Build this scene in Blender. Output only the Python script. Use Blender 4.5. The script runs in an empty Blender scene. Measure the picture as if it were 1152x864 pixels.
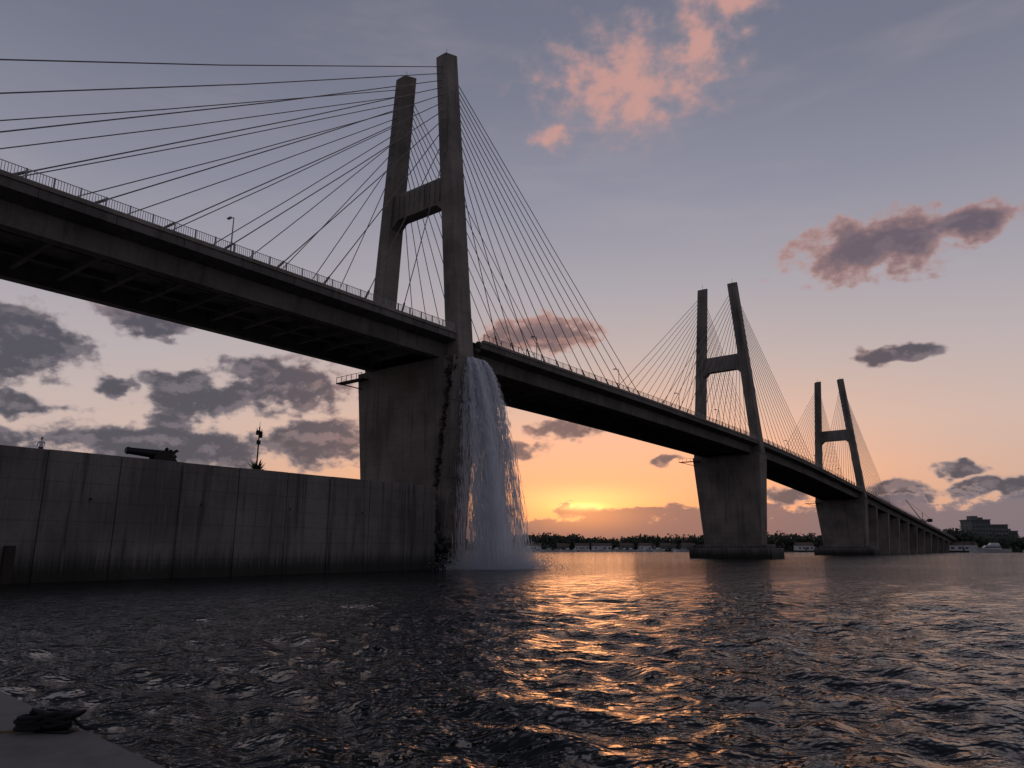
import bpy, bmesh, math, random
import numpy as np
from mathutils import Vector, Matrix, noise as mnoise
random.seed(7); rng=np.random.default_rng(7)
scene=bpy.context.scene
rad=math.radians
PITCH=13.02
SUN_AZ=5.6; SUN_EL=3.0

# ------------------------------------------------------------------ helpers
class MB:
    def __init__(s): s.v=[]; s.f=[]
    def add(s,vs,fs):
        o=len(s.v); s.v+= [tuple(v) for v in vs]; s.f+=[tuple(i+o for i in f) for f in fs]
    def box(s,x0,x1,y0,y1,z0,z1):
        s.add([(x0,y0,z0),(x1,y0,z0),(x1,y1,z0),(x0,y1,z0),(x0,y0,z1),(x1,y0,z1),(x1,y1,z1),(x0,y1,z1)],
              [(0,3,2,1),(4,5,6,7),(0,1,5,4),(1,2,6,5),(2,3,7,6),(3,0,4,7)])
    def taper(s,c0,h0,z0,c1,h1,z1):
        vs=[]
        for c,h,z in ((c0,h0,z0),(c1,h1,z1)):
            vs+=[(c[0]-h[0],c[1]-h[1],z),(c[0]+h[0],c[1]-h[1],z),(c[0]+h[0],c[1]+h[1],z),(c[0]-h[0],c[1]+h[1],z)]
        s.add(vs,[(0,3,2,1),(4,5,6,7),(0,1,5,4),(1,2,6,5),(2,3,7,6),(3,0,4,7)])
    def tube(s,p,q,r,n=6,r2=None):
        p=Vector(p);q=Vector(q); r2=r if r2 is None else r2
        d=(q-p).normalized(); a=d.orthogonal().normalized(); b=d.cross(a)
        vs=[]
        for c,rr in ((p,r),(q,r2)):
            for i in range(n):
                th=2*math.pi*i/n; vs.append(c+a*math.cos(th)*rr+b*math.sin(th)*rr)
        fs=[(i,(i+1)%n,n+(i+1)%n,n+i) for i in range(n)]
        fs.append(tuple(range(n-1,-1,-1))); fs.append(tuple(range(n,2*n)))
        s.add(vs,fs)
    def loft(s,rings,cap=True):
        n=len(rings[0]); vs=[p for r in rings for p in r]; fs=[]
        for k in range(len(rings)-1):
            for i in range(n):
                j=(i+1)%n
                fs.append((k*n+i,k*n+j,(k+1)*n+j,(k+1)*n+i))
        if cap:
            fs.append(tuple(range(n-1,-1,-1))); fs.append(tuple((len(rings)-1)*n+i for i in range(n)))
        s.add(vs,fs)
    def chunk(s,c,r,sc=(1,1,1)):
        bm=bmesh.new(); bmesh.ops.create_icosphere(bm,subdivisions=1,radius=1)
        rot=Matrix.Rotation(random.random()*6,3,Vector((random.random(),random.random(),random.random()+.1)).normalized())
        vs=[]
        for v in bm.verts:
            k=r*random.uniform(.6,1.15); p=rot@Vector((v.co.x*sc[0],v.co.y*sc[1],v.co.z*sc[2]))*k
            vs.append((c[0]+p.x,c[1]+p.y,c[2]+p.z))
        fs=[tuple(v.index for v in f.verts) for f in bm.faces]; bm.free()
        s.add(vs,fs)
    def obj(s,name,mat=None,parent=None,smooth=False,bevel=0,fix=True,loc=None,rotz=None):
        me=bpy.data.meshes.new(name); me.from_pydata(s.v,[],s.f); me.update()
        if fix:
            bm=bmesh.new(); bm.from_mesh(me); bmesh.ops.recalc_face_normals(bm,faces=bm.faces); bm.to_mesh(me); bm.free()
        ob=bpy.data.objects.new(name,me); scene.collection.objects.link(ob)
        if mat: me.materials.append(mat)
        if parent: ob.parent=parent
        if smooth:
            me.polygons.foreach_set('use_smooth',[True]*len(me.polygons))
        if bevel:
            m=ob.modifiers.new('bevel','BEVEL'); m.width=bevel; m.segments=1; m.limit_method='ANGLE'
        if loc: ob.location=loc
        if rotz is not None: ob.rotation_euler=(0,0,rotz)
        return ob
def empty(name,loc=(0,0,0),rotz=0):
    e=bpy.data.objects.new(name,None); e.location=loc; e.rotation_euler=(0,0,rotz); scene.collection.objects.link(e); return e

# ------------------------------------------------------------------ node helper
class NT:
    def __init__(s,nt): s.nt=nt; s.n=nt.nodes; s.l=nt.links
    def inp(s,sock,v):
        if hasattr(v,'is_output') : s.l.new(v,sock)
        elif v is not None: sock.default_value=v
    def m(s,op,a,b=None,c=None,clamp=False):
        n=s.n.new('ShaderNodeMath'); n.operation=op; n.use_clamp=clamp
        s.inp(n.inputs[0],a); s.inp(n.inputs[1],b)
        if c is not None: s.inp(n.inputs[2],c)
        return n.outputs[0]
    def vm(s,op,a,b=None,c=None,out=0):
        n=s.n.new('ShaderNodeVectorMath'); n.operation=op
        s.inp(n.inputs[0],a)
        if b is not None: s.inp(n.inputs[1],b)
        if c is not None: s.inp(n.inputs[2],c)
        return n.outputs[out]
    def noise(s,vec,scale,detail=4,rough=.5,dist=0,out='Fac'):
        n=s.n.new('ShaderNodeTexNoise'); s.inp(n.inputs['Vector'],vec)
        n.inputs['Scale'].default_value=scale; n.inputs['Detail'].default_value=detail
        n.inputs['Roughness'].default_value=rough; n.inputs['Distortion'].default_value=dist
        return n.outputs[out]
    def noise2(s,vec,detail=4,rough=.5,out='Fac'):
        n=s.n.new('ShaderNodeTexNoise'); n.noise_dimensions='2D'; s.inp(n.inputs['Vector'],vec)
        n.inputs['Scale'].default_value=1; n.inputs['Detail'].default_value=detail
        n.inputs['Roughness'].default_value=rough
        return n.outputs[out]
    def ramp(s,f,stops,interp='LINEAR'):
        n=s.n.new('ShaderNodeValToRGB'); n.color_ramp.interpolation=interp
        e=n.color_ramp.elements
        while len(e)<len(stops): e.new(0.5)
        for i,(p,c) in enumerate(stops):
            e[i].position=p; e[i].color=(c,c,c,1) if not hasattr(c,'__len__') else (*c,1)
        s.inp(n.inputs[0],f); return n.outputs[0]
    def mix(s,f,a,b,bt='MIX'):
        n=s.n.new('ShaderNodeMix'); n.data_type='RGBA'; n.blend_type=bt
        s.inp(n.inputs[0],f)
        for sock,v in ((n.inputs[6],a),(n.inputs[7],b)):
            if hasattr(v,'is_output'): s.l.new(v,sock)
            else: sock.default_value=(*v,1) if len(v)==3 else v
        return n.outputs[2]
    def smooth(s,x,a,b):
        n=s.n.new('ShaderNodeMapRange'); n.interpolation_type='SMOOTHSTEP'
        s.inp(n.inputs[0],x); n.inputs[1].default_value=a; n.inputs[2].default_value=b
        n.inputs[3].default_value=0; n.inputs[4].default_value=1; return n.outputs[0]
    def comb(s,x,y,z=0.0):
        n=s.n.new('ShaderNodeCombineXYZ'); s.inp(n.inputs[0],x); s.inp(n.inputs[1],y); s.inp(n.inputs[2],z); return n.outputs[0]
    def sep(s,v):
        n=s.n.new('ShaderNodeSeparateXYZ'); s.inp(n.inputs[0],v); return n.outputs
def newmat(name):
    m=bpy.data.materials.new(name); m.use_nodes=True
    t=NT(m.node_tree); b=m.node_tree.nodes['Principled BSDF']; return m,t,b
def simple(name,col,rough=.7,metal=0,var=.25,scale=3):
    m,t,b=newmat(name)
    tc=t.n.new('ShaderNodeTexCoord').outputs['Object']
    f=t.noise(tc,scale,3,.6)
    c=t.mix(f,[x*(1-var) for x in col],[min(1,x*(1+var)) for x in col])
    t.l.new(c,b.inputs['Base Color']); b.inputs['Roughness'].default_value=rough; b.inputs['Metallic'].default_value=metal
    return m
def concrete(name,base,streak=.5,lines=1.25,wet=False,spec=.3):
    m,t,b=newmat(name)
    tc=t.n.new('ShaderNodeTexCoord').outputs['Object']
    x,y,z=t.sep(tc)[:3]
    big=t.noise(tc,.12,3,.6)
    st=t.noise(t.vm('MULTIPLY',tc,(1.1,1.1,.06)),1.0,4,.65)
    st2=t.noise(t.vm('MULTIPLY',tc,(4,4,.15)),1.0,3,.6)
    fine=t.noise(tc,3.0,5,.7)
    c=t.mix(t.smooth(big,.3,.7),[v*.62 for v in base],[v*1.25 for v in base])
    sf=t.m('MULTIPLY',t.smooth(st,.48,.70),streak)
    c=t.mix(sf,c,[v*.25 for v in base])
    c=t.mix(t.m('MULTIPLY',t.smooth(st2,.52,.75),streak*.6),c,[base[0]*1.5,base[1]*1.45,base[2]*1.4])
    c=t.mix(t.m('MULTIPLY',t.smooth(fine,.45,.7),.35),c,[v*.5 for v in base])
    fr=t.m('FRACT',t.m('DIVIDE',z,lines))
    ln=t.m('LESS_THAN',fr,.035)
    c=t.mix(t.m('MULTIPLY',ln,.45),c,[v*.3 for v in base])
    if wet:
        wz=t.m('ADD',z,t.m('MULTIPLY',t.m('SUBTRACT',st2,.5),2.2))
        n=t.n.new('ShaderNodeMapRange'); n.interpolation_type='SMOOTHSTEP'
        t.inp(n.inputs[0],wz); n.inputs[1].default_value=.6; n.inputs[2].default_value=2.6; n.inputs[3].default_value=1; n.inputs[4].default_value=0
        c=t.mix(t.m('MULTIPLY',n.outputs[0],.85),c,(.012,.013,.010))
    t.l.new(c,b.inputs['Base Color']); b.inputs['Roughness'].default_value=.85
    b.inputs['Specular IOR Level'].default_value=spec
    h=t.m('ADD',t.m('MULTIPLY',fine,.5),t.m('MULTIPLY',ln,-.5))
    h=t.m('ADD',h,t.m('MULTIPLY',st2,.3))
    bp=t.n.new('ShaderNodeBump'); bp.inputs['Strength'].default_value=.5; bp.inputs['Distance'].default_value=.06
    t.l.new(h,bp.inputs['Height']); t.l.new(bp.outputs[0],b.inputs['Normal'])
    return m

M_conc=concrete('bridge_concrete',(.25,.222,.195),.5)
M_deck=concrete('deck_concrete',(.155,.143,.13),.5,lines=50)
M_wall=concrete('wall_concrete',(.175,.163,.15),.85,lines=1.5,wet=True)
M_broken=concrete('broken_concrete',(.08,.073,.067),.4,lines=90)
M_quay=concrete('quay_concrete',(.25,.228,.205),.45,lines=90)
M_asph=simple('asphalt',(.05,.05,.052),.9)
M_paint=simple('road_paint',(.75,.75,.72),.6,var=.1)
M_steel=simple('galvanised_steel',(.30,.30,.30),.5,.4)
M_cable=simple('cable_sheath',(.12,.115,.115),.5,.1)
M_dark=simple('dark_iron',(.02,.02,.022),.5,.6)
M_rust=simple('rusty_rebar',(.06,.035,.025),.8)
M_wood=simple('fender_timber',(.03,.024,.018),.9)
M_soil=simple('shore_soil',(.05,.045,.035),.95)
M_leaf=simple('foliage',(.04,.055,.03),.85,var=.5,scale=.15)
M_bark=simple('bark',(.06,.045,.03),.9)
M_agave=simple('agave_leaf',(.05,.08,.045),.6)
M_white=simple('white_gelcoat',(.75,.75,.74),.3,var=.08)
M_window=simple('window_glass',(.03,.045,.05),.1,var=.3)
M_bld=simple('building_render',(.15,.17,.165),.8,var=.12)
M_bld2=simple('building_plaster',(.20,.185,.17),.8,var=.12)
M_roof=simple('roof_tile',(.14,.09,.07),.85)

# ------------------------------------------------------------------ camera
cam=bpy.data.cameras.new('camera'); co=bpy.data.objects.new('camera',cam); scene.collection.objects.link(co)
co.location=(0,0,2.5); co.rotation_euler=(rad(90+PITCH),0,0)
cam.sensor_width=36; cam.lens=25; cam.clip_end=20000; cam.clip_start=.1
scene.camera=co
scene.view_settings.view_transform='Standard'; scene.view_settings.look='None'; scene.view_settings.exposure=0

# ------------------------------------------------------------------ world sky
w=bpy.data.worlds.new('World'); scene.world=w; w.use_nodes=True
t=NT(w.node_tree); bg=w.node_tree.nodes['Background']
gen=t.n.new('ShaderNodeTexCoord').outputs['Generated']
x,y,z=t.sep(gen)[:3]
DEG=57.29578
az=t.m('MULTIPLY',t.m('ARCTAN2',x,y),DEG)
el=t.m('MULTIPLY',t.m('ARCSINE',z),DEG)
eln=t.m('DIVIDE',el,90.0,clamp=True)
E=lambda d:d/90
near=t.ramp(eln,[(0,(.80,.32,.14)),(E(3),(.93,.41,.18)),(E(6),(.90,.47,.26)),(E(10),(.75,.485,.36)),(E(15),(.55,.445,.42)),(E(20),(.42,.385,.42)),(E(27),(.285,.285,.358)),(E(35),(.195,.205,.272)),(E(45),(.143,.153,.212)),(1,(.105,.115,.17))])
far=t.ramp(eln,[(0,(.44,.30,.26)),(E(4),(.60,.41,.33)),(E(9),(.60,.465,.42)),(E(14),(.49,.43,.44)),(E(20),(.365,.348,.40)),(E(27),(.250,.255,.323)),(E(35),(.170,.182,.245)),(E(45),(.126,.138,.195)),(1,(.105,.115,.17))])
back=t.ramp(eln,[(0,(.16,.15,.18)),(E(10),(.19,.17,.21)),(E(25),(.16,.165,.21)),(1,(.105,.115,.17))])
daz=t.m('SUBTRACT',az,SUN_AZ); ada=t.m('ABSOLUTE',daz)
col=t.mix(t.smooth(ada,5,40),near,far)
col=t.mix(t.smooth(ada,45,110),col,back)
def gauss(a0,e0,sa,se):
    v=t.vm('MULTIPLY_ADD',t.comb(az,el),(1/sa,1/se,0),(-a0/sa,-e0/se,0))
    d=t.vm('DOT_PRODUCT',v,v,out=1)
    return t.m('POWER',2.718,t.m('MULTIPLY',d,-1.0))
g1=gauss(SUN_AZ+3,4.5,15,5)
col=t.mix(g1,col,(.30,.035,.0),'ADD')
pe=t.comb(az,el)
sn=t.noise2(t.vm('MULTIPLY',pe,(.05,.22,0)),4,.6)
col=t.mix(t.m('MULTIPLY',t.smooth(sn,.45,.8),.12),col,(.56,.46,.44))
# clouds: warped elliptical masses in azimuth/elevation (degrees)
wn=t.vm('SUBTRACT',t.noise2(t.vm('MULTIPLY',pe,(.5,.75,0)),2,.55,out='Color'),(.5,.5,.5))
pw=t.vm('MULTIPLY_ADD',wn,(2.4,1.3,0),pe)
def field(lst):
    cur=None
    for a,e,ra,re in lst:
        L=t.vm('LENGTH',t.vm('MULTIPLY_ADD',pw,(1/ra,1/re,0),(-a/ra,-e/re,0)),out=1)
        cur=L if cur is None else t.m('MINIMUM',cur,L)
    return t.m('SUBTRACT',1.0,cur)
dark=[(-35.8,13.4,5.0,3.0),(-28.3,15.9,3.9,1.25),(-24.6,10.9,4.4,2.3),(-29.8,11.2,1.7,1.0),(-18.2,12.3,5.8,2.8),
 (-26.0,7.2,9.4,2.3),(-15.2,8.0,5.2,2.2),(-35.3,9.3,3.4,1.0),(-37,6.6,3.6,1.6),(2.5,16.9,6.0,1.8),(4.6,9.4,3.4,1.0),
 (0.4,7.7,2.8,.9),(11.9,6.7,1.5,.55),(28.6,21.3,7.4,2.8),(34.6,21.6,3.6,1.6),(28.8,13.6,3.6,.75),(32.3,5.2,1.8,.7),(33.8,3.9,3.6,.9),(28.6,3.9,2.6,.9),(21,3.9,2.0,.8),
 (-48,9,8,2.6),(55,18,9,3),(95,12,16,3),(-110,14,24,4)]
pink=[(10.2,35.4,9.4,4.8),(19.3,40.2,5.6,2.4),(3.6,32,2.6,1.6),(17,37,4,3.4)]
n1=t.noise2(t.vm('MULTIPLY',pe,(.40,.62,0)),6,.56)
n2=t.noise2(t.vm('MULTIPLY_ADD',pe,(.40,.62,0),(.10,-.36,0)),4,.56)
nd=t.m('SUBTRACT',n1,.5)
rel=t.m('SUBTRACT',n1,n2)
fd=t.m('MULTIPLY_ADD',nd,1.5,field(dark))
fp=t.m('MULTIPLY_ADD',nd,1.7,field(pink))
near_s=t.m('SUBTRACT',1.0,t.smooth(ada,6,30))
edge=t.mix(near_s,(.30,.255,.275),(.56,.32,.26))
core=t.mix(near_s,(.080,.077,.100),(.17,.115,.12))
cd=t.mix(t.smooth(fd,.04,.50),edge,core)
litc=t.mix(near_s,(.22,.19,.215),(.54,.28,.23))
cd=t.mix(t.m('MULTIPLY',t.smooth(rel,.0,.2),.6),cd,litc)
hi=t.smooth(el,15,20)
cd=t.mix(t.m('MULTIPLY',hi,.65),cd,t.mix(t.smooth(fd,.1,.8),(.50,.29,.27),(.16,.12,.155)))
col=t.mix(t.m('MULTIPLY',t.smooth(fd,.0,.36),.97),col,cd)
cp=t.mix(t.smooth(fp,.1,.9),(.37,.275,.30),(.60,.325,.285))
col=t.mix(t.m('MULTIPLY',t.smooth(fp,-.15,.95),.9),col,cp)
# low cloud bank on the horizon
bn=t.noise2(t.vm('MULTIPLY',pe,(.30,.55,0)),5,.62)
top=t.m('MULTIPLY_ADD',bn,4.8,.55)
top=t.m('ADD',top,t.m('MULTIPLY',t.smooth(daz,8,28),.7))
bf=t.m('SUBTRACT',top,el)
bank=t.mix(near_s,(.17,.15,.185),(.20,.125,.135))
bank=t.mix(t.m('SUBTRACT',1.0,t.smooth(bf,.0,.6)),bank,t.mix(near_s,(.33,.25,.25),(.62,.31,.20)))
g2=gauss(SUN_AZ,3.8,5.0,1.0)
col=t.mix(g2,col,(.42,.24,.05),'ADD')
col=t.mix(t.m('MULTIPLY',t.smooth(bf,-.05,.3),.88),col,bank)
g4=gauss(SUN_AZ,2.6,4.2,1.2)
col=t.mix(g4,col,(.50,.16,.015),'ADD')
g3=gauss(SUN_AZ,3.2,1.5,.26)
col=t.mix(g3,col,(.9,.58,.15),'ADD')
sky=t.n.new('ShaderNodeTexSky'); sky.sky_type='NISHITA'; sky.sun_disc=False
sky.sun_elevation=rad(SUN_EL); sky.sun_rotation=rad(SUN_AZ); sky.dust_density=2
sc=t.n.new('ShaderNodeVectorMath'); sc.operation='SCALE'; t.l.new(sky.outputs[0],sc.inputs[0]); sc.inputs['Scale'].default_value=.002
fin=t.vm('ADD',col,sc.outputs[0])
t.l.new(fin,bg.inputs['Color']); bg.inputs['Strength'].default_value=1.0
w.cycles.sampling_method='NONE'

# sun lamp: the veiled sun just above the cloud bank
sl=bpy.data.lights.new('sun','SUN'); sl.energy=.035; sl.angle=rad(8); sl.color=(1,.42,.18)
so=bpy.data.objects.new('sun',sl); scene.collection.objects.link(so)
sd=Vector((math.sin(rad(SUN_AZ))*math.cos(rad(SUN_EL)),math.cos(rad(SUN_AZ))*math.cos(rad(SUN_EL)),math.sin(rad(SUN_EL))))
so.rotation_euler=sd.to_track_quat('Z','Y').to_euler(); so.location=(0,300,80)

# ------------------------------------------------------------------ water
NA,NR=960,780
r=2.2*np.exp(np.arange(NR)*np.log(7000/2.2)/(NR-1))
th=np.arange(NA)*2*np.pi/NA
R,T=np.meshgrid(r,th,indexing='ij')
X=R*np.cos(T); Y=R*np.sin(T)
cell=R*max(2*np.pi/NA,np.log(7000/2.2)/(NR-1))
Z=np.zeros_like(X)
for i in range(90):
    lam=.24*(2.4/.24)**(rng.random()**1.05)
    a=rad(235)+rng.normal()*.9
    amp=.0060*lam**.95*(.6+.8*rng.random())
    k=2*np.pi/lam; ph=rng.random()*6.28
    f=np.clip((lam/cell-2.6)/2.5,0,1)
    wv=np.sin(k*(X*np.cos(a)+Y*np.sin(a))+ph)
    Z+=amp*f*(wv+.3*(wv*wv-.5))
vs=np.stack([X,Y,Z],-1).reshape(-1,3)
idx=np.arange(NR*NA).reshape(NR,NA)
a=idx[:-1,:];b=idx[1:,:];c=np.roll(idx,-1,1)[1:,:];d=np.roll(idx,-1,1)[:-1,:]
quads=np.stack([a,b,c,d],-1).reshape(-1,4)
me=bpy.data.meshes.new('water'); me.vertices.add(len(vs)); me.vertices.foreach_set('co',vs.ravel())
nq=len(quads); me.loops.add(nq*4); me.loops.foreach_set('vertex_index',quads.ravel().astype(np.int32))
me.polygons.add(nq); me.polygons.foreach_set('loop_start',(np.arange(nq)*4).astype(np.int32)); me.polygons.foreach_set('loop_total',np.full(nq,4,dtype=np.int32))
me.polygons.foreach_set('use_smooth',np.ones(nq,dtype=bool)); me.update(calc_edges=True)
wo=bpy.data.objects.new('water',me); scene.collection.objects.link(wo)
m,t2,b2=newmat('harbour_water'); me.materials.append(m)
tc=t2.n.new('ShaderNodeTexCoord').outputs['Object']
b2.inputs['Base Color'].default_value=(.005,.007,.008,1); b2.inputs['Roughness'].default_value=.09; b2.inputs['IOR'].default_value=1.333
h1=t2.noise2(t2.vm('MULTIPLY',tc,(.8,1.0,1)),2,.5)
h2=t2.noise2(t2.vm('MULTIPLY',tc,(2.4,3.0,1)),2,.5)
h3=t2.noise2(t2.vm('MULTIPLY',tc,(7,9,1)),1,.5)
patch=t2.noise2(t2.vm('MULTIPLY',tc,(.03,.06,1)),2,.5)
hh=t2.m('ADD',t2.m('MULTIPLY',h1,.42),t2.m('ADD',t2.m('MULTIPLY',h2,.22),t2.m('MULTIPLY',h3,.045)))
bp=t2.n.new('ShaderNodeBump'); bp.inputs['Distance'].default_value=1.0
t2.l.new(t2.m('MULTIPLY_ADD',t2.smooth(patch,.3,.7),.35,.65),bp.inputs['Strength'])
t2.l.new(hh,bp.inputs['Height']); t2.l.new(bp.outputs[0],b2.inputs['Normal'])

# ------------------------------------------------------------------ bridge (local x along deck, y across, z up)
BL=(-6.5,92,0); BR=rad(52.5)
bridge=empty('cable_stayed_bridge',BL,BR)
_px=np.array([-300,60,118,160,236,300,376,450,530]); _pz=np.array([30.3,30.4,29.9,28.5,24.3,20.4,16,11.6,6.5])
def zd(tt):
    return float(np.mean(np.interp(np.linspace(tt-14,tt+14,9),_px,_pz)))
W=17.5
prof=[(0,0),(W,0),(W,-.8),(W-1.7,-1.2),(W-1.9,-3.1),(W-3.1,-3.1),(W-3.3,-1.3),(3.3,-1.3),(3.1,-3.1),(1.9,-3.1),(1.7,-1.2),(0,-.8)]
def loft_deck(t0,t1,pr,name,mat,step=5,jag0=0,jag1=0):
    mb=MB(); n=max(2,int((t1-t0)/step)+1); rings=[]
    for i,tt in enumerate(np.linspace(t0,t1,n)):
        zz=zd(tt); j=jag0 if i==0 else (jag1 if i==n-1 else 0)
        rings.append([(tt+random.uniform(-j,j),s,zz+dz) for s,dz in pr])
    mb.loft(rings); return mb.obj(name,mat,bridge)
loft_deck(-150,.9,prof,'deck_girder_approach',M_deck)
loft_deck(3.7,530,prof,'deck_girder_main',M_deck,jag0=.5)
loft_deck(.9,3.7,[(5.0,-.01),(W-.01,-.01),(W-.01,-.79),(W-1.7,-1.2),(W-1.9,-3.09),(W-3.1,-3.09),(W-3.3,-1.3),(4.2,-1.3)],'deck_remaining_slab',M_broken,step=1)
for nm,t0,t1,s0,s1 in (('kerb',-150,.6,-.12,.38),('kerb',4.2,530,-.12,.38),('kerb',-150,530,W-.38,W+.12)):
    loft_deck(t0,t1,[(s0,.003),(s1,.003),(s1,.36),(s0,.36)],nm,M_conc,jag0=.15)
loft_deck(-150,530,[(1,.01),(W-1,.01),(W-1,.06),(1,.06)],'road_surface',M_asph)
mb=MB()
for tt in np.arange(-150,526,6.0):
    z0=zd(tt)+.066;z1=zd(tt+3)+.066
    mb.add([(tt,W/2-.07,z0),(tt+3,W/2-.07,z1),(tt+3,W/2+.07,z1),(tt,W/2+.07,z0)],[(0,1,2,3)])
mb.obj('lane_markings',M_paint,bridge)
mb=MB()
for tt in np.arange(-148,528,4.0):
    if -2<tt<5: continue
    z0=zd(tt); mb.box(tt-.22,tt+.22,3.15,W-3.15,z0-2.3,z0-1.25)
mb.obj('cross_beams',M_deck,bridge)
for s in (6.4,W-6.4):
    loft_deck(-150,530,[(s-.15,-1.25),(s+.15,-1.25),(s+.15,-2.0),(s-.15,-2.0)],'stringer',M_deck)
mb=MB()
for tt in np.arange(-147,300,6.0):
    if -3<tt<5: continue
    z0=zd(tt); mb.box(tt-.03,tt+.03,-.012,.2,z0-.79,z0-.01)
mb.obj('segment_joints',M_dark,bridge)
mb=MB()
def rail(s,t0,t1,bal):
    for tt in np.arange(t0,t1,2.0):
        zz=zd(tt)+.36; mb.box(tt-.05,tt+.05,s-.05,s+.05,zz,zz+1.0)
    for hz in (.12,.95):
        prev=None
        for tt in np.arange(t0,t1+.1,6.0):
            p=(tt,s,zd(tt)+.36+hz)
            if prev: mb.tube(prev,p,.035,4)
            prev=p
    if bal:
        for tt in np.arange(t0,t1,bal):
            zz=zd(tt)+.36; mb.box(tt-.018,tt+.018,s-.018,s+.018,zz+.12,zz+.95)
rail(.12,-110,.5,.22); rail(.12,4.4,180,.4); rail(.12,180,520,0); rail(W-.12,-110,520,0)
mb.obj('railing',M_steel,bridge,fix=False)

# towers ------------------------------------------------------------------
def tower(t0):
    zz=zd(t0); H=45.2
    mb=MB()
    for sb,st in ((.6,4.4),(W-.6,W-4.4)):
        zb=zz-3.2
        vs=[]
        for (c,hx,hy,z_) in ((sb,1.55,1.2,zb),(st,1.3,1.05,zz+H)):
            vs+=[(t0-hx,c-hy,z_),(t0+hx,c-hy,z_),(t0+hx,c+hy,z_),(t0-hx,c+hy,z_)]
        for i in (4,5,6,7):
            q=vs[i]; vs[i]=(q[0],q[1],q[2]+(.45 if q[0]>t0 else -.45)+.2)
        mb.add(vs,[(0,3,2,1),(4,5,6,7),(0,1,5,4),(1,2,6,5),(2,3,7,6),(3,0,4,7)])
    mb.obj('tower_legs',M_conc,bridge,bevel=.12)
    def sn(z_): return .6+(4.4-.6)*((z_-(zz-3.2))/(H+3.2))
    zt=zz+24.6; zb=zz+20.4
    a=sn(zt)+.6; b=sn(zb)+.6
    pts=[(a,zt),(W-a,zt),(W-b,zb-1.6),(W-b-1.8,zb),(b+1.8,zb),(b,zb-1.6)]
    mb=MB(); mb.loft([[(t0-1.0,s,z_) for s,z_ in pts],[(t0+1.0,s,z_) for s,z_ in pts]])
    mb.obj('tower_cross_beam',M_conc,bridge,bevel=.08)
    mb=MB()
    for s in np.arange(a+.8,W-a-.5,1.05):
        mb.box(t0-1.12,t0-1.003,s-.1,s+.1,zb+.4,zt-.4)
    mb.obj('cross_beam_ribs',M_conc,bridge)
    mb=MB()
    for sb in (4.4,W-4.4): mb.tube((t0,sb,zz+H+.0),(t0,sb,zz+H+1.5),.04)
    mb.obj('lightning_rods',M_steel,bridge)
def pier(t0,name='pier'):
    zz=zd(t0)-3.14; mb=MB()
    mb.taper((t0,8.6),(2.0,7.2),-3,(t0,8.75),(2.7,9.3),zz)
    mb.obj(name,M_conc,bridge,bevel=.25)
    mb=MB(); mb.box(t0-4.8,t0+5.2,-2.2,19.5,-3,2.6); mb.box(t0-3.6,t0+3.8,-.6,18,2.603,3.5)
    mb.obj('pier_footing',M_wall,bridge,bevel=.15)
def cables(t0,left,right,name):
    mb=MB()
    zz=zd(t0)
    for L,sg in ((left,-1),(right,1)):
        n=len(L)
        for i,dd in enumerate(L):
            hz=27.0+(43-27.0)*((i+1)/n)**.8
            for sgn in (0,1):
                st=.6+3.8*(hz+3.2)/48.4; sa=.55
                if sgn: st=W-st; sa=W-.55
                tt=t0+sg*dd
                p=Vector((t0+sg*.9,st,zz+hz)); q=Vector((tt,sa,zd(tt)+.4))
                mid=(p+q)/2-Vector((0,0,(q-p).length*.004))
                mb.tube(p,mid,.062,5); mb.tube(mid,q,.062,5)
                d=(p-q).normalized(); mb.tube(q,q+d*1.6,.13,6)
    mb.obj(name,M_cable,bridge,fix=False)
tower(0); cables(0,[11,17,23,29,35,41,47,53,59,65,71],[8,12,16,20,24,28,32,36,40,44,48,52],'stay_cables')
for tt in (118,236):
    tower(tt); pier(tt); cables(tt,list(range(9,58,4)),list(range(9,56,4)),'stay_cables')
for tt in np.arange(264,500,24):
    z0=zd(tt)-3.14; mb=MB(); mb.taper((tt,8.75),(1.0,5.5),-3,(tt,8.75),(1.2,7.4),z0); mb.obj('approach_pier',M_conc,bridge,bevel=.1)

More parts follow.
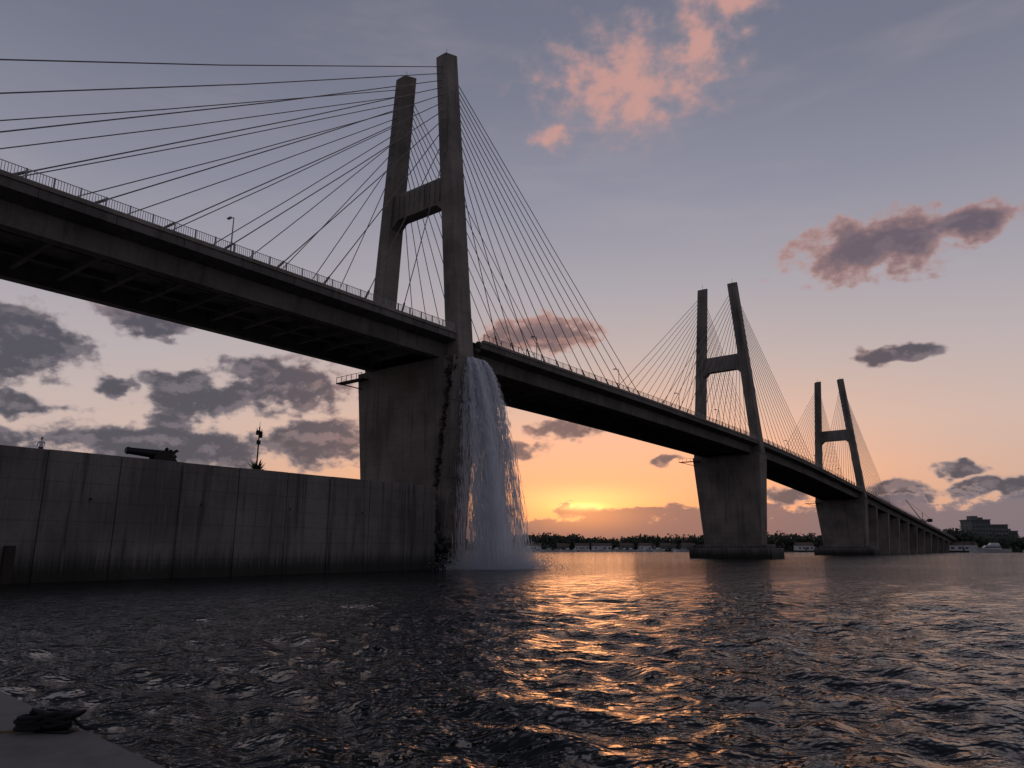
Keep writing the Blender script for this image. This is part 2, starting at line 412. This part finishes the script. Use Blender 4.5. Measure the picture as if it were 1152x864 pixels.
# damaged pier : perimeter grid with a real, jagged crack carved in ---------
ztop=zd(0)-3.14
per=[]
for s in list(np.arange(17,6,-1.0))+list(np.arange(6,-.01,-.12)): per.append(('L',s/17))
for u in np.arange(.03,1,.04): per.append(('N',u))
for s in list(np.arange(0,17.1,1.0)): per.append(('R',s/17))
for u in np.arange(.8,0,-.2): per.append(('F',u))
NRW=190
rows=np.linspace(-3,ztop,NRW)
def crack(k,zr):
    sc0=.35+(1-k)*2.8+.5*mnoise.noise(Vector((0,0,zr*.5)))+.32*mnoise.noise(Vector((3,0,zr*1.7)))
    wd=.36+.28*mnoise.noise(Vector((9,2,zr*1.3)))+(.25 if k>.9 else 0)
    return sc0,max(.16,wd)
mb=MB(); rings=[]
for zr in rows:
    k=(zr+3)/(ztop+3); ht=2.0+.7*k; hs=7.2+2.1*k; cs=8.6+.15*k
    ring=[]; sc0,wd=crack(k,zr)
    for side,u in per:
        if side in 'LR':
            s=cs-hs+2*hs*u; tt=-ht if side=='L' else ht
            if side=='L':
                ds=(s-(cs-hs))-sc0
                if abs(ds)<wd: tt+=1.5+.3*mnoise.noise(Vector((s*3,5,zr*3)))
                elif abs(ds)<wd+.3: tt+=.35*abs(mnoise.noise(Vector((s*4,7,zr*3))))
                elif ds<0: tt+=.10*mnoise.noise(Vector((s*1.2,2,zr*.9)))+.05
        else:
            tt=-ht+2*ht*u; s=cs-hs if side=='N' else cs+hs
            if side=='N': s+=.16*abs(mnoise.noise(Vector((tt*.9,1,zr*.6))))+.05*mnoise.noise(Vector((tt*3,1,zr*2)))
        ring.append((tt,s,zr))
    rings.append(ring)
mb.loft(rings); mb.obj('damaged_pier',M_conc,bridge)
mb=MB()
for i in range(110):
    kk=random.random(); zr=-3+kk*(ztop+3)
    sedge=8.6+.15*kk-(7.2+2.1*kk); sc0,wd=crack(kk,zr)
    mb.chunk((-(2.0+.7*kk)+random.uniform(.15,1.0),sedge+sc0+random.choice((-1,1))*wd+random.gauss(0,.08),zr),random.uniform(.10,.30),(1,.8,1.3))
for i in range(40):
    mb.chunk((random.uniform(3.0,4.4),random.uniform(.1,2.6),zd(3)-random.uniform(.2,3.0)),random.uniform(.2,.6))
for i in range(16):
    mb.chunk((random.uniform(-1.5,3.5),random.uniform(-.5,1),ztop-random.uniform(.0,.9)),random.uniform(.2,.5))
for i in range(70):
    mb.chunk((random.uniform(-4.6,-1.6),random.uniform(-.1,2.2),random.uniform(-.3,1)+abs(random.gauss(0,2.2))),random.uniform(.2,.6))
mb.obj('rubble',M_broken,bridge)
mb=MB()
for i in range(34):
    p=Vector((random.uniform(3.2,4.2),random.uniform(.1,3),zd(3)-random.uniform(.1,2.8)))
    q=p+Vector((-random.uniform(.5,1.4),random.uniform(-.5,.2),random.uniform(-.9,.2))); mb.tube(p,q,.03,4); mb.tube(q,q+Vector((random.uniform(-.3,.3),-.2,-random.uniform(.2,.6))),.03,4)
for i in range(26):
    kk=random.random(); zr=-3+kk*(ztop+3); sedge=8.6+.15*kk-7.2-2.1*kk; sc0,wd=crack(kk,zr)
    p=Vector((-1.3,sedge+sc0,zr)); q=p+Vector((-random.uniform(.9,1.7),random.uniform(-.5,.5),random.uniform(-.4,.4))); mb.tube(p,q,.03,4)
mb.obj('exposed_rebar',M_rust,bridge)
for t0 in (0,118,236):
    zz=zd(t0)-3.3
    mb=MB(); mb.box(t0-3.9,t0-2.7,15.8,21.5,zz-1.0,zz-.85)
    for s in np.arange(15.9,21.6,1.1):
        mb.box(t0-3.9,t0-3.84,s-.03,s+.03,zz-.85,zz-.1)
    mb.box(t0-3.9,t0-3.84,15.8,21.5,zz-.1,zz-.04); mb.tube((t0-2.8,17,zz-2.2),(t0-3.4,21,zz-1),.08)
    mb.obj('inspection_platform',M_dark,bridge)

def blocal(tt,s,z_):
    c,sn_=math.cos(BR),math.sin(BR)
    return (BL[0]+c*tt-sn_*s, BL[1]+sn_*tt+c*s, z_)
for tt in (-34,18,44,70,92,145,175,205,262,290):
    mb=MB(); mb.tube((0,0,0),(0,0,4.3),.09,8,.05); mb.taper((0,0),(.16,.16),0,(0,0),(.12,.12),.4)
    mb.tube((0,0,4.25),(.0,.7,4.45),.045,6); mb.box(-.12,.12,.5,1.1,4.42,4.54); mb.box(-.09,.09,.55,1.05,4.37,4.418)
    mb.obj('street_lamp',M_steel,loc=blocal(tt,.75,zd(tt)+.05),rotz=BR)

# ------------------------------------------------------------------ retaining wall
GZ=9.25
wall=empty('retaining_wall',BL,BR)
tt=-4.5; edges=[tt]
while tt>-115: 
    tt-=5.4+random.uniform(-.1,.1); edges.append(tt)
mb=MB()
for i in range(len(edges)-1):
    a=edges[i+1]+.03; b=edges[i]-.03; o=random.uniform(-.03,.03); hz=random.uniform(-.03,.03)
    if i==0:
        n=40; L=[]
        for k in range(n+1):
            zr=-3+12.9*k/n; L.append((b+random.uniform(-.4,.3)-.02*zr,zr))
        pts=[(a,-3)]+L+[(a,9.9)]
        mb.loft([[(p,o,q) for p,q in pts],[(p,o+1.2,q) for p,q in pts]])
    else: mb.box(a,b,o,o+1.2,-3,9.9+hz)
mb.obj('wall_panels',M_wall,wall,bevel=.04)
mb=MB(); mb.box(-116,-5.6,.12,1.1,-3,9.8); mb.obj('wall_core',M_broken,wall)
mb=MB()
for i in range(1,len(edges)-1):
    if i%3==0: mb.box(edges[i]-.22,edges[i]+.22,-.14,-.035,-3,9.7)
mb.obj('wall_pilasters',M_wall,wall,bevel=.03)
mb=MB(); 
for tt in (-49.3,-70,-90): mb.box(tt-.35,tt+.35,-.5,-.04,-2,2.7)
mb.obj('timber_fender',M_wood,wall,bevel=.05)
mb=MB()
for tt in np.arange(-100,-8,9.3): mb.box(tt-.10,tt+.10,-.045,-.03,6.2,6.4)
mb.obj('weep_holes',M_dark,wall)
mb=MB(); mb.box(-400,-3.4,1.3,260,-3,GZ); mb.obj('quay_ground',M_quay,loc=BL,rotz=BR)

mb=MB(); mb.tube((0,0,0),(0,0,5.2),.09,8,.06)
mb.box(-.5,.5,-.04,.04,4.7,4.78); mb.box(-.45,-.25,-.12,.12,4.3,4.7); mb.box(.22,.45,-.12,.12,4.1,4.7); mb.tube((0,0,5.2),(0,0,5.7),.02)
mb.box(-.2,.2,-.12,.12,3.4,3.8); mb.tube((-.5,0,4.78),(-.5,0,5.0),.03); mb.tube((.5,0,4.78),(.5,0,5.0),.03)
mb.obj('utility_pole',M_dark,loc=blocal(-28.4,2.0,GZ),rotz=BR+.5)
mb=MB()
for i in range(60):
    a=random.random()*6.28; up=random.uniform(.2,1.4); L=random.uniform(.9,1.7)
    d=Vector((math.cos(a)*math.cos(up),math.sin(a)*math.cos(up),math.sin(up))); sd_=Vector((-math.sin(a),math.cos(a),0))*.10
    p0=Vector((0,0,.0)); p1=d*L*.55; p2=d*L-Vector((0,0,.12))
    mb.add([p0-sd_*.7,p0+sd_*.7,p1+sd_,p1-sd_,p2],[(0,1,2,3),(3,2,4)])
mb.obj('agave_plant',M_agave,loc=blocal(-28.4,1.75,GZ+.6),rotz=0,fix=False)
mb=MB(); mb.taper((0,0),(.4,.4),0,(0,0),(.5,.4),.65); mb.obj('concrete_planter',M_conc,loc=blocal(-28.4,1.75,GZ+.003),rotz=BR,bevel=.03)

# cannon on the rampart
can=empty('cannon',blocal(-38.0,2.4,GZ),BR)
mb=MB(); P=[(-2.9,.24),(-2.75,.34),(-2.55,.30),(-1.6,.33),(-.2,.40),(.9,.46),(1.15,.47),(1.25,.36),(1.35,.12),(1.5,.17),(1.62,.08)]
rr=[]
for px_,q in P: rr.append([(px_,q*math.cos(2*math.pi*i/14),1.42+q*math.sin(2*math.pi*i/14)-px_*.03) for i in range(14)])
mb.loft(rr); mb.obj('barrel',M_dark,can,smooth=False)
mb=MB()
for s in (-.5,.38):
    pts=[(-.6,.3),(1.9,.3),(1.9,.75),(1.5,1.0),(1.2,1.35),(.6,1.75),(-.1,1.8),(-.6,1.3)]
    mb.loft([[(p,s,q-.1) for p,q in pts],[(p,s+.12,q-.1) for p,q in pts]])
mb.box(-.5,1.8,-.38,.38,.55,.7); mb.obj('carriage',M_wood,can)
mb=MB()
for px_ in (-.3,1.5):
    for s in (-.75,.55):
        mb.loft([[(px_+.36*math.cos(2*math.pi*i/16),s+o,.36+.36*math.sin(2*math.pi*i/16)) for i in range(16)] for o in (0,.2)])
    mb.tube((px_,-.8,.36),(px_,.8,.36),.07)
mb.obj('wheels',M_wood,can)
mb=MB()
for i in range(12): mb.chunk((random.uniform(.5,1.8),random.uniform(-.3,.3),random.uniform(1.5,2.05)),random.uniform(.14,.30))
mb.obj('tarpaulin',M_dark,can)

# person behind the wall ----------------------------------------------------
def person(loc,rot):
    par=empty('person',loc,rot)
    me=bpy.data.meshes.new('body')
    J={'pel':(0,0,.95,.145,.11),'wst':(0,0,1.1,.13,.10),'chs':(0,.0,1.3,.16,.115),'nk0':(0,0,1.44,.075,.07),'nk1':(0,.01,1.52,.055,.055),
       'lh':(-.1,0,.88,.09,.09),'lk':(-.11,.02,.5,.058,.058),'la':(-.12,-.01,.09,.04,.04),'lt':(-.13,.15,.035,.035,.03),
       'rh':(.1,0,.88,.09,.09),'rk':(.12,.05,.5,.058,.058),'ra':(.13,.0,.09,.04,.04),'rt':(.14,.16,.035,.035,.03),
       'ls':(-.19,0,1.40,.06,.06),'le':(-.25,.05,1.14,.042,.042),'lw':(-.2,.24,1.0,.03,.03),'lf':(-.18,.33,1.0,.03,.018),
       'rs':(.19,0,1.40,.06,.06),'re':(.25,.05,1.14,.042,.042),'rw':(.2,.24,1.0,.03,.03),'rf':(.18,.33,1.0,.03,.018)}
    K=list(J); E_=[('pel','wst'),('wst','chs'),('chs','nk0'),('nk0','nk1'),('pel','lh'),('lh','lk'),('lk','la'),('la','lt'),('pel','rh'),('rh','rk'),('rk','ra'),('ra','rt'),('chs','ls'),('ls','le'),('le','lw'),('lw','lf'),('chs','rs'),('rs','re'),('re','rw'),('rw','rf')]
    me.from_pydata([J[k][:3] for k in K],[(K.index(a),K.index(b)) for a,b in E_],[])
    ob=bpy.data.objects.new('body',me); scene.collection.objects.link(ob); ob.parent=par
    m=ob.modifiers.new('skin','SKIN')
    for i,k in enumerate(K):
        me.skin_vertices[0].data[i].radius=J[k][3:5]; me.skin_vertices[0].data[i].use_root=(i==0)
    s=ob.modifiers.new('sub','SUBSURF'); s.levels=2; s.render_levels=2
    mt,tt_,bb=newmat('clothed_body')
    zc=tt_.sep(tt_.n.new('ShaderNodeTexCoord').outputs['Object'])[2]
    c=tt_.mix(tt_.m('GREATER_THAN',zc,.97),(.03,.035,.06),(.72,.72,.72))
    c=tt_.mix(tt_.m('GREATER_THAN',zc,1.47),c,(.42,.25,.17)); tt_.l.new(c,bb.inputs['Base Color']); bb.inputs['Roughness'].default_value=.85
    me.materials.append(mt)
    bm=bmesh.new(); bmesh.ops.create_uvsphere(bm,u_segments=20,v_segments=14,radius=1)
    for v in bm.verts:
        x_,y_,z_=v.co; w_=1-.22*max(0,-z_)
        v.co=Vector((x_*.078*w_,y_*.098*w_+.012,z_*.118+1.64))
        if y_>.9 and -.35<z_<.1 and abs(x_)<.25: v.co.y+=.025
    me2=bpy.data.meshes.new('head'); bm.to_mesh(me2); bm.free()
    h=bpy.data.objects.new('head',me2); scene.collection.objects.link(h); h.parent=par
    me2.materials.append(simple('skin',(.42,.25,.17),.6,var=.1)); me2.polygons.foreach_set('use_smooth',[True]*len(me2.polygons))
    bm=bmesh.new(); bmesh.ops.create_uvsphere(bm,u_segments=20,v_segments=14,radius=1)
    for v in list(bm.verts):
        x_,y_,z_=v.co; v.co=Vector((x_*.086,y_*.106-.002,z_*.122+1.652))
    bmesh.ops.delete(bm,geom=[v for v in bm.verts if (v.co.z<1.67 and v.co.y>.01) or v.co.z<1.58],context='VERTS')
    me3=bpy.data.meshes.new('hair'); bm.to_mesh(me3); bm.free()
    h=bpy.data.objects.new('hair',me3); scene.collection.objects.link(h); h.parent=par; me3.materials.append(simple('hair',(.02,.015,.01),.7))
person(blocal(-47.6,1.7,GZ),rad(200))

# ------------------------------------------------------------------ waterfall
m,t3,b3=newmat('falling_water')
b3.inputs['Base Color'].default_value=(.90,.92,.95,1); b3.inputs['Roughness'].default_value=.35
tr=t3.n.new('ShaderNodeBsdfTranslucent'); tr.inputs[0].default_value=(.92,.94,.97,1)
mx=t3.n.new('ShaderNodeMixShader'); mx.inputs[0].default_value=.5
t3.l.new(b3.outputs[0],mx.inputs[1]); t3.l.new(tr.outputs[0],mx.inputs[2]); t3.l.new(mx.outputs[0],t3.n['Material Output'].inputs['Surface'])
M_fall=m
wf=empty('waterfall',BL,BR)
mb=MB(); Z0=zd(2)-2.6; G=9.81
def pos(t0,s0,z0,vt,vs_,tm): return Vector((t0+vt*tm,s0+vs_*tm,z0-.4*tm-.5*G*tm*tm*.93))
clus=[(random.uniform(.0,3.9),max(.1,random.gauss(1.35,.65)),random.uniform(.25,1)**2) for i in range(36)]
cw=[c[2] for c in clus]
picks=random.choices(clus,cw,k=48000)
for i in range(32000):
    c=picks[i]
    tm=random.random()**.66*2.36
    t0=c[0]+random.gauss(0,.11); v=max(.05,c[1]+random.gauss(0,.09)); vt=random.gauss((c[0]-1.7)*.36,.09)
    dt=random.uniform(.03,.14)
    spread=.05+.095*tm*tm
    ofs=Vector((random.gauss(0,spread),random.gauss(0,spread),0))
    s0=-.35*random.random()
    wdt=random.uniform(.018,.062)*(1.3-.22*tm)
    a=pos(t0,s0,Z0,vt,-v,tm)+ofs; b=pos(t0,s0,Z0,vt,-v,tm+dt)+ofs; md=(a+b)/2
    if b.z<-.1: continue
    th_=random.random()*3.14; wv=Vector((math.cos(th_),math.sin(th_),0))*wdt
    mb.add([a,md+wv,b,md-wv],[(0,1,2,3)])
mb.obj('falling_strands',M_fall,wf,fix=False)
def drop(mb,p,r_):
    mb.add([p+Vector((r_,0,0)),p+Vector((-r_*.5,r_,0)),p+Vector((-r_*.5,-r_,0)),p+Vector((0,0,r_*1.6)),p-Vector((0,0,r_*1.6))],[(0,1,3),(1,2,3),(2,0,3),(1,0,4),(2,1,4),(0,2,4)])
mb=MB()
for i in range(16000):
    c=picks[32000+i]; tm=.5+1.85*random.random()**.6; v=max(.0,c[1]+random.gauss(0,.5))
    p=pos(c[0],-.2,Z0,random.gauss(-.15,.7),-v,tm)+Vector((random.gauss(0,.3),random.gauss(0,.3),random.gauss(0,.4)))
    if p.z<0: continue
    drop(mb,p,random.uniform(.016,.042))
mb.obj('droplets',M_fall,wf,fix=False)
mb=MB()
for i in range(52000):
    t0=random.gauss(2.4,2.3); s0=-random.gauss(3.8,2.4); a=random.random()*6.28; rr_=abs(random.gauss(0,1.9)); h=abs(random.gauss(0,2.0))*math.exp(-rr_*.24)
    p=Vector((t0+rr_*math.cos(a),s0+rr_*math.sin(a),h)); drop(mb,p,random.uniform(.012,.05)*(1-.12*min(4,h)))
mb.obj('splash',M_fall,wf,fix=False)
mb=MB()
for i in range(9000):
    a=random.random()*6.28; rr_=abs(random.gauss(0,1))*5.4
    p=Vector((2.4+rr_*math.cos(a)*1.1,-4.6+rr_*math.sin(a),.07+.02*random.random())); r_=random.uniform(.05,.28)*math.exp(-rr_*.12)
    if mnoise.noise(Vector((p.x*.45,p.y*.45,0)))<-.05+rr_*.02: continue
    n=6
    vs_=[p+Vector((math.cos(6.28*k/n)*r_*random.uniform(.5,1.3),math.sin(6.28*k/n)*r_*random.uniform(.5,1.3),0)) for k in range(n)]
    mb.add(vs_,[tuple(range(n))])
mb.obj('foam',M_fall,wf,fix=False)

# ------------------------------------------------------------------ foreground quay
mb=MB()
pts=[(-60,57.0),(-5.7,8.45),(-2.3,5.42),(8.0,-3.8),(40,-32),(40,-80),(-120,-80),(-120,57)]
mb.loft([[(p,q,-3) for p,q in pts],[(p,q,1.0) for p,q in pts]])
mb.obj('quay_pavement',M_quay,bevel=.05)
cl=empty('mooring_cleat',(-3.83,6.48,1.0),rad(-8))
mb=MB()
mb.taper((0,0),(.16,.07),.0,(0,0),(.15,.06),.025)
for s in (-.08,.08): mb.tube((s,0,.02),(s*.9,0,.10),.03,8,.026)
P=[(-.25,.012,.17),(-.2,.026,.15),(-.1,.036,.12),(0,.038,.115),(.1,.036,.12),(.2,.026,.15),(.25,.012,.17)]
mb.loft([[(a,b*math.cos(2*math.pi*i/10),c+b*math.sin(2*math.pi*i/10)) for i in range(10)] for a,b,c in P])
mb.obj('horns',M_dark,cl,smooth=True)
def rope(pts,r_,name,mat,par):
    cu=bpy.data.curves.new(name,'CURVE'); cu.dimensions='3D'; cu.bevel_depth=r_; cu.bevel_resolution=2
    sp=cu.splines.new('NURBS'); sp.points.add(len(pts)-1)
    for p,q in zip(sp.points,pts): p.co=(*q,1)
    sp.use_endpoint_u=True; sp.order_u=3
    o=bpy.data.objects.new(name,cu); scene.collection.objects.link(o); cu.materials.append(mat)
    if par: o.parent=par
    return o
M_rope=simple('black_rope',(.010,.009,.009),.95,scale=30); M_rope2=simple('ochre_rope',(.20,.13,.05),.9,scale=30)
pp=[]
for i in range(90):
    a=i*.55; e=.15+.04*math.sin(i*1.7); pp.append((e*math.sin(a)*.9-.02,.065*math.cos(a*1.0)+.02*math.sin(a*.5),.045+.11*i/90+.016*math.sin(i*2.1)))
rope(pp,.019,'rope_turns',M_rope,cl)
pp=[(-.20+.11*math.cos(i*.5)+.02*math.sin(i*1.3),-.06+.08*math.sin(i*.5),.02+.0022*i) for i in range(56)]
rope(pp,.018,'rope_coil',M_rope,cl)
rope([(-.3,-.1,.016),(-.7,-.2,.014),(-1.2,-.12,.014),(-2.0,-.3,.014)],.009,'rope_tail',M_rope2,cl)
rope([(.15,0,.1),(.22,.02,.03),(.28,.06,.015),(.27,.12,.014)],.014,'rope_end',M_rope,cl)

# ------------------------------------------------------------------ far shore
shore=[(-1500,1100),(-500,780),(-150,680),(0,640),(120,600),(200,545),(270,490),(360,470),(500,455),(1200,420),(3000,300)]
mb=MB()
base=shore+[(3000,6500),(-3000,6500),(-3000,1100)]
mb.loft([[(p,q,-2) for p,q in base],[(p,q,1.1) for p,q in base]])
mb.obj('far_shore',M_soil)
sx=np.array([p for p,q in shore]); sy=np.array([q for p,q in shore])
mb=MB(); tk=MB()
def crown(cx,cy,hh,wd,n):
    base_=1.0
    tk.tube((cx,cy,base_),(cx,cy,base_+hh*.6),.3,5,.15)
    lob=[(random.gauss(0,wd*.35),random.gauss(0,wd*.35),random.uniform(.25,.8)*hh,random.uniform(.3,.55)*wd) for _ in range(6)]
    for i in range(n):
        l=random.choice(lob); d=Vector((random.gauss(0,1),random.gauss(0,1),random.gauss(0,.8))).normalized()*l[3]*random.uniform(.4,1.05)
        p=Vector((cx+l[0],cy+l[1],base_+l[2]))+d
        if p.z<base_: p.z=base_+.3
        u=Vector((random.gauss(0,1),random.gauss(0,1),random.gauss(0,1))).normalized(); v=u.orthogonal().normalized(); k=random.uniform(.5,1.3)
        mb.add([p+u*k,p+v*k,p-u*k,p-v*k],[(0,1,2,3)])
for i in range(1300):
    X_=random.uniform(-330,720) if i%4 else random.uniform(0,420)
    dist=abs(random.gauss(0,32))+9
    Y_=np.interp(X_,sx,sy)+dist
    dens=mnoise.noise(Vector((X_*.018,0,0)))+.5*mnoise.noise(Vector((X_*.06,3,0)))
    hh=(11+6*dens+random.uniform(-2.5,3.0))
    if X_>230: hh+=2
    if 318<X_<400 and dist<95: hh*=.7
    crown(X_,Y_,max(4,hh),random.uniform(6,10),70)
for i in range(420):
    X_=random.uniform(-330,720); Y_=np.interp(X_,sx,sy)+random.uniform(6,10); crown(X_,Y_,random.uniform(1.5,4),random.uniform(3,6),26)
par=empty('distant_trees')
mb.obj('foliage',M_leaf,par,fix=False); tk.obj('trunks',M_bark,par,fix=False)

def block(name,loc,dims,floors,bays,mat,roofbox=True,rotz=0):
    e=empty(name,loc,rotz); wx,wy,h=dims
    mb=MB(); mb.box(-wx/2,wx/2,-wy/2,wy/2,0,h); mb.obj('walls',mat,e)
    mb=MB(); fh=h/floors
    for f in range(floors):
        for b_ in range(bays):
            x0=-wx/2+wx*(b_+.18)/bays; x1=-wx/2+wx*(b_+.82)/bays
            mb.box(x0,x1,-wy/2-.06,-wy/2-.01,f*fh+fh*.3,f*fh+fh*.8)
        for k in range(3):
            y0=-wy/2+wy*(k+.2)/3; y1=-wy/2+wy*(k+.8)/3
            mb.box(-wx/2-.06,-wx/2-.01,y0,y1,f*fh+fh*.3,f*fh+fh*.8)
    mb.obj('windows',M_window,e)
    mb=MB(); mb.box(-wx/2-.4,wx/2+.4,-wy/2-.4,wy/2+.4,h+.003,h+.8)
    if roofbox: mb.box(-wx*.3,wx*.05,-wy*.2,wy*.2,h+.803,h+3.5); mb.box(wx*.2,wx*.32,-wy*.2,wy*.1,h+.803,h+2.4)
    mb.obj('roof',M_bld,e)
    mb=MB(); mb.box(-1.2,1.2,-wy/2-.09,-wy/2-.065,0,2.6); mb.obj('door',M_dark,e)
block('apartment_building',(353,552,1.1),(14,14,22),7,6,M_bld)
block('apartment_building',(369,560,1.1),(17,16,18.5),6,7,M_bld2,False)
block('office_building',(386,570,1.1),(12,14,14),4,5,M_bld,True)
def house(loc,wx,wy,h,rot):
    e=empty('house',loc,rot); mb=MB(); mb.box(-wx/2,wx/2,-wy/2,wy/2,0,h); mb.obj('walls',M_white if random.random()<.5 else M_bld2,e)
    mb=MB(); mb.loft([[(-wx/2-.5,-wy/2-.5,h+.003),(-wx/2-.5,wy/2+.5,h+.003),(-wx/2-.5,0,h+wy*.32)],[(wx/2+.5,-wy/2-.5,h+.003),(wx/2+.5,wy/2+.5,h+.003),(wx/2+.5,0,h+wy*.32)]]); mb.obj('roof',M_roof,e)
    mb=MB()
    for k in range(4): mb.box(-wx/2+wx*(k+.25)/4,-wx/2+wx*(k+.7)/4,-wy/2-.05,-wy/2-.01,1,2.3)
    mb.obj('windows',M_window,e); mb=MB(); mb.box(-.5,.5,-wy/2-.09,-wy/2-.055,0,2.1); mb.obj('door',M_dark,e)
for X_,wx in ((18,14),(44,10),(60,12),(76,16),(96,11),(112,13),(128,12),(142,10),(215,12),(300,18),(400,16),(440,12)):
    house((X_,float(np.interp(X_,sx,sy))+4.5,1.1),wx,7,3.6,random.uniform(-.1,.2))
def boat(loc,L,rot,mast=False):
    e=empty('motor_boat' if not mast else 'sailing_boat',loc,rot)
    mb=MB(); rr_=[]
    for k,wd,zl in ((-.5,.13,0),(-.3,.16,0),(0,.17,0),(.25,.13,.02),(.42,.06,.05),(.5,.008,.09)):
        rr_.append([(k*L,-wd*L,.10*L+zl*L),(k*L,-wd*L*.6,-.03*L),(k*L,wd*L*.6,-.03*L),(k*L,wd*L,.10*L+zl*L)])
    mb.loft(rr_); mb.obj('hull',M_white,e)
    mb=MB(); mb.taper((-.05*L,0),(.22*L,.11*L),.1*L+.003,(-.08*L,0),(.17*L,.09*L),.19*L); 
    if not mast: mb.taper((-.12*L,0),(.13*L,.08*L),.20*L,(-.13*L,0),(.09*L,.07*L),.26*L)
    mb.obj('cabin',M_white,e)
    mb=MB(); mb.taper((-.055*L,0),(.212*L,.113*L),.125*L,(-.07*L,0),(.19*L,.103*L),.165*L); mb.obj('windows',M_window,e)
    mb=MB()
    if mast: mb.tube((0,0,.1*L),(0,0,1.25*L),.06,6,.04); mb.tube((0,0,.28*L),(-.4*L,0,.27*L),.08)
    else: mb.tube((-.15*L,0,.26*L),(-.16*L,0,.4*L),.04)
    mb.obj('mast',M_steel,e)
boat((293,448,0.1),22,rad(165)); boat((318,446,0.1),13,rad(20)); boat((345,452,0),10,rad(0),True); boat((372,455,0),11,rad(30),True)
for X_ in (12,22,30,38,46,52,60,66,75,84,90,97,104,111,118,128,136): boat((X_,float(np.interp(X_,sx,sy))-6-random.random()*14,.1),random.uniform(7,13),random.uniform(-.5,3.6),random.random()<.3)
cr=MB(); 
for a,b in (((0,0,1),(0,0,22)),((1.6,0,1),(1.6,0,22)),((0,1.6,1),(0,1.6,22)),((1.6,1.6,1),(1.6,1.6,22))): cr.tube(a,b,.16,4)
for k in range(7): cr.tube((0,0,1+3*k),(1.6,0,4+3*k),.1,4); cr.tube((0,1.6,4+3*k),(0,0,1+3*k),.1,4)
cr.tube((.8,.8,20),(-10,.8,36),.35,5,.2); cr.tube((.8,.8,20),(6,.8,22),.35,5); cr.box(4.5,7,-.4,2,20,22.3); cr.tube((6,.8,22),(.8,.8,27),.1,4); cr.tube((.8,.8,27),(-10,.8,36),.08,4); cr.tube((.8,.8,21),(.8,.8,27),.2,5)
cr.box(-.4,2.2,-.6,2.2,18.5,20.6)
cr.obj('harbour_crane',M_dark,loc=(295,520,1),fix=False)
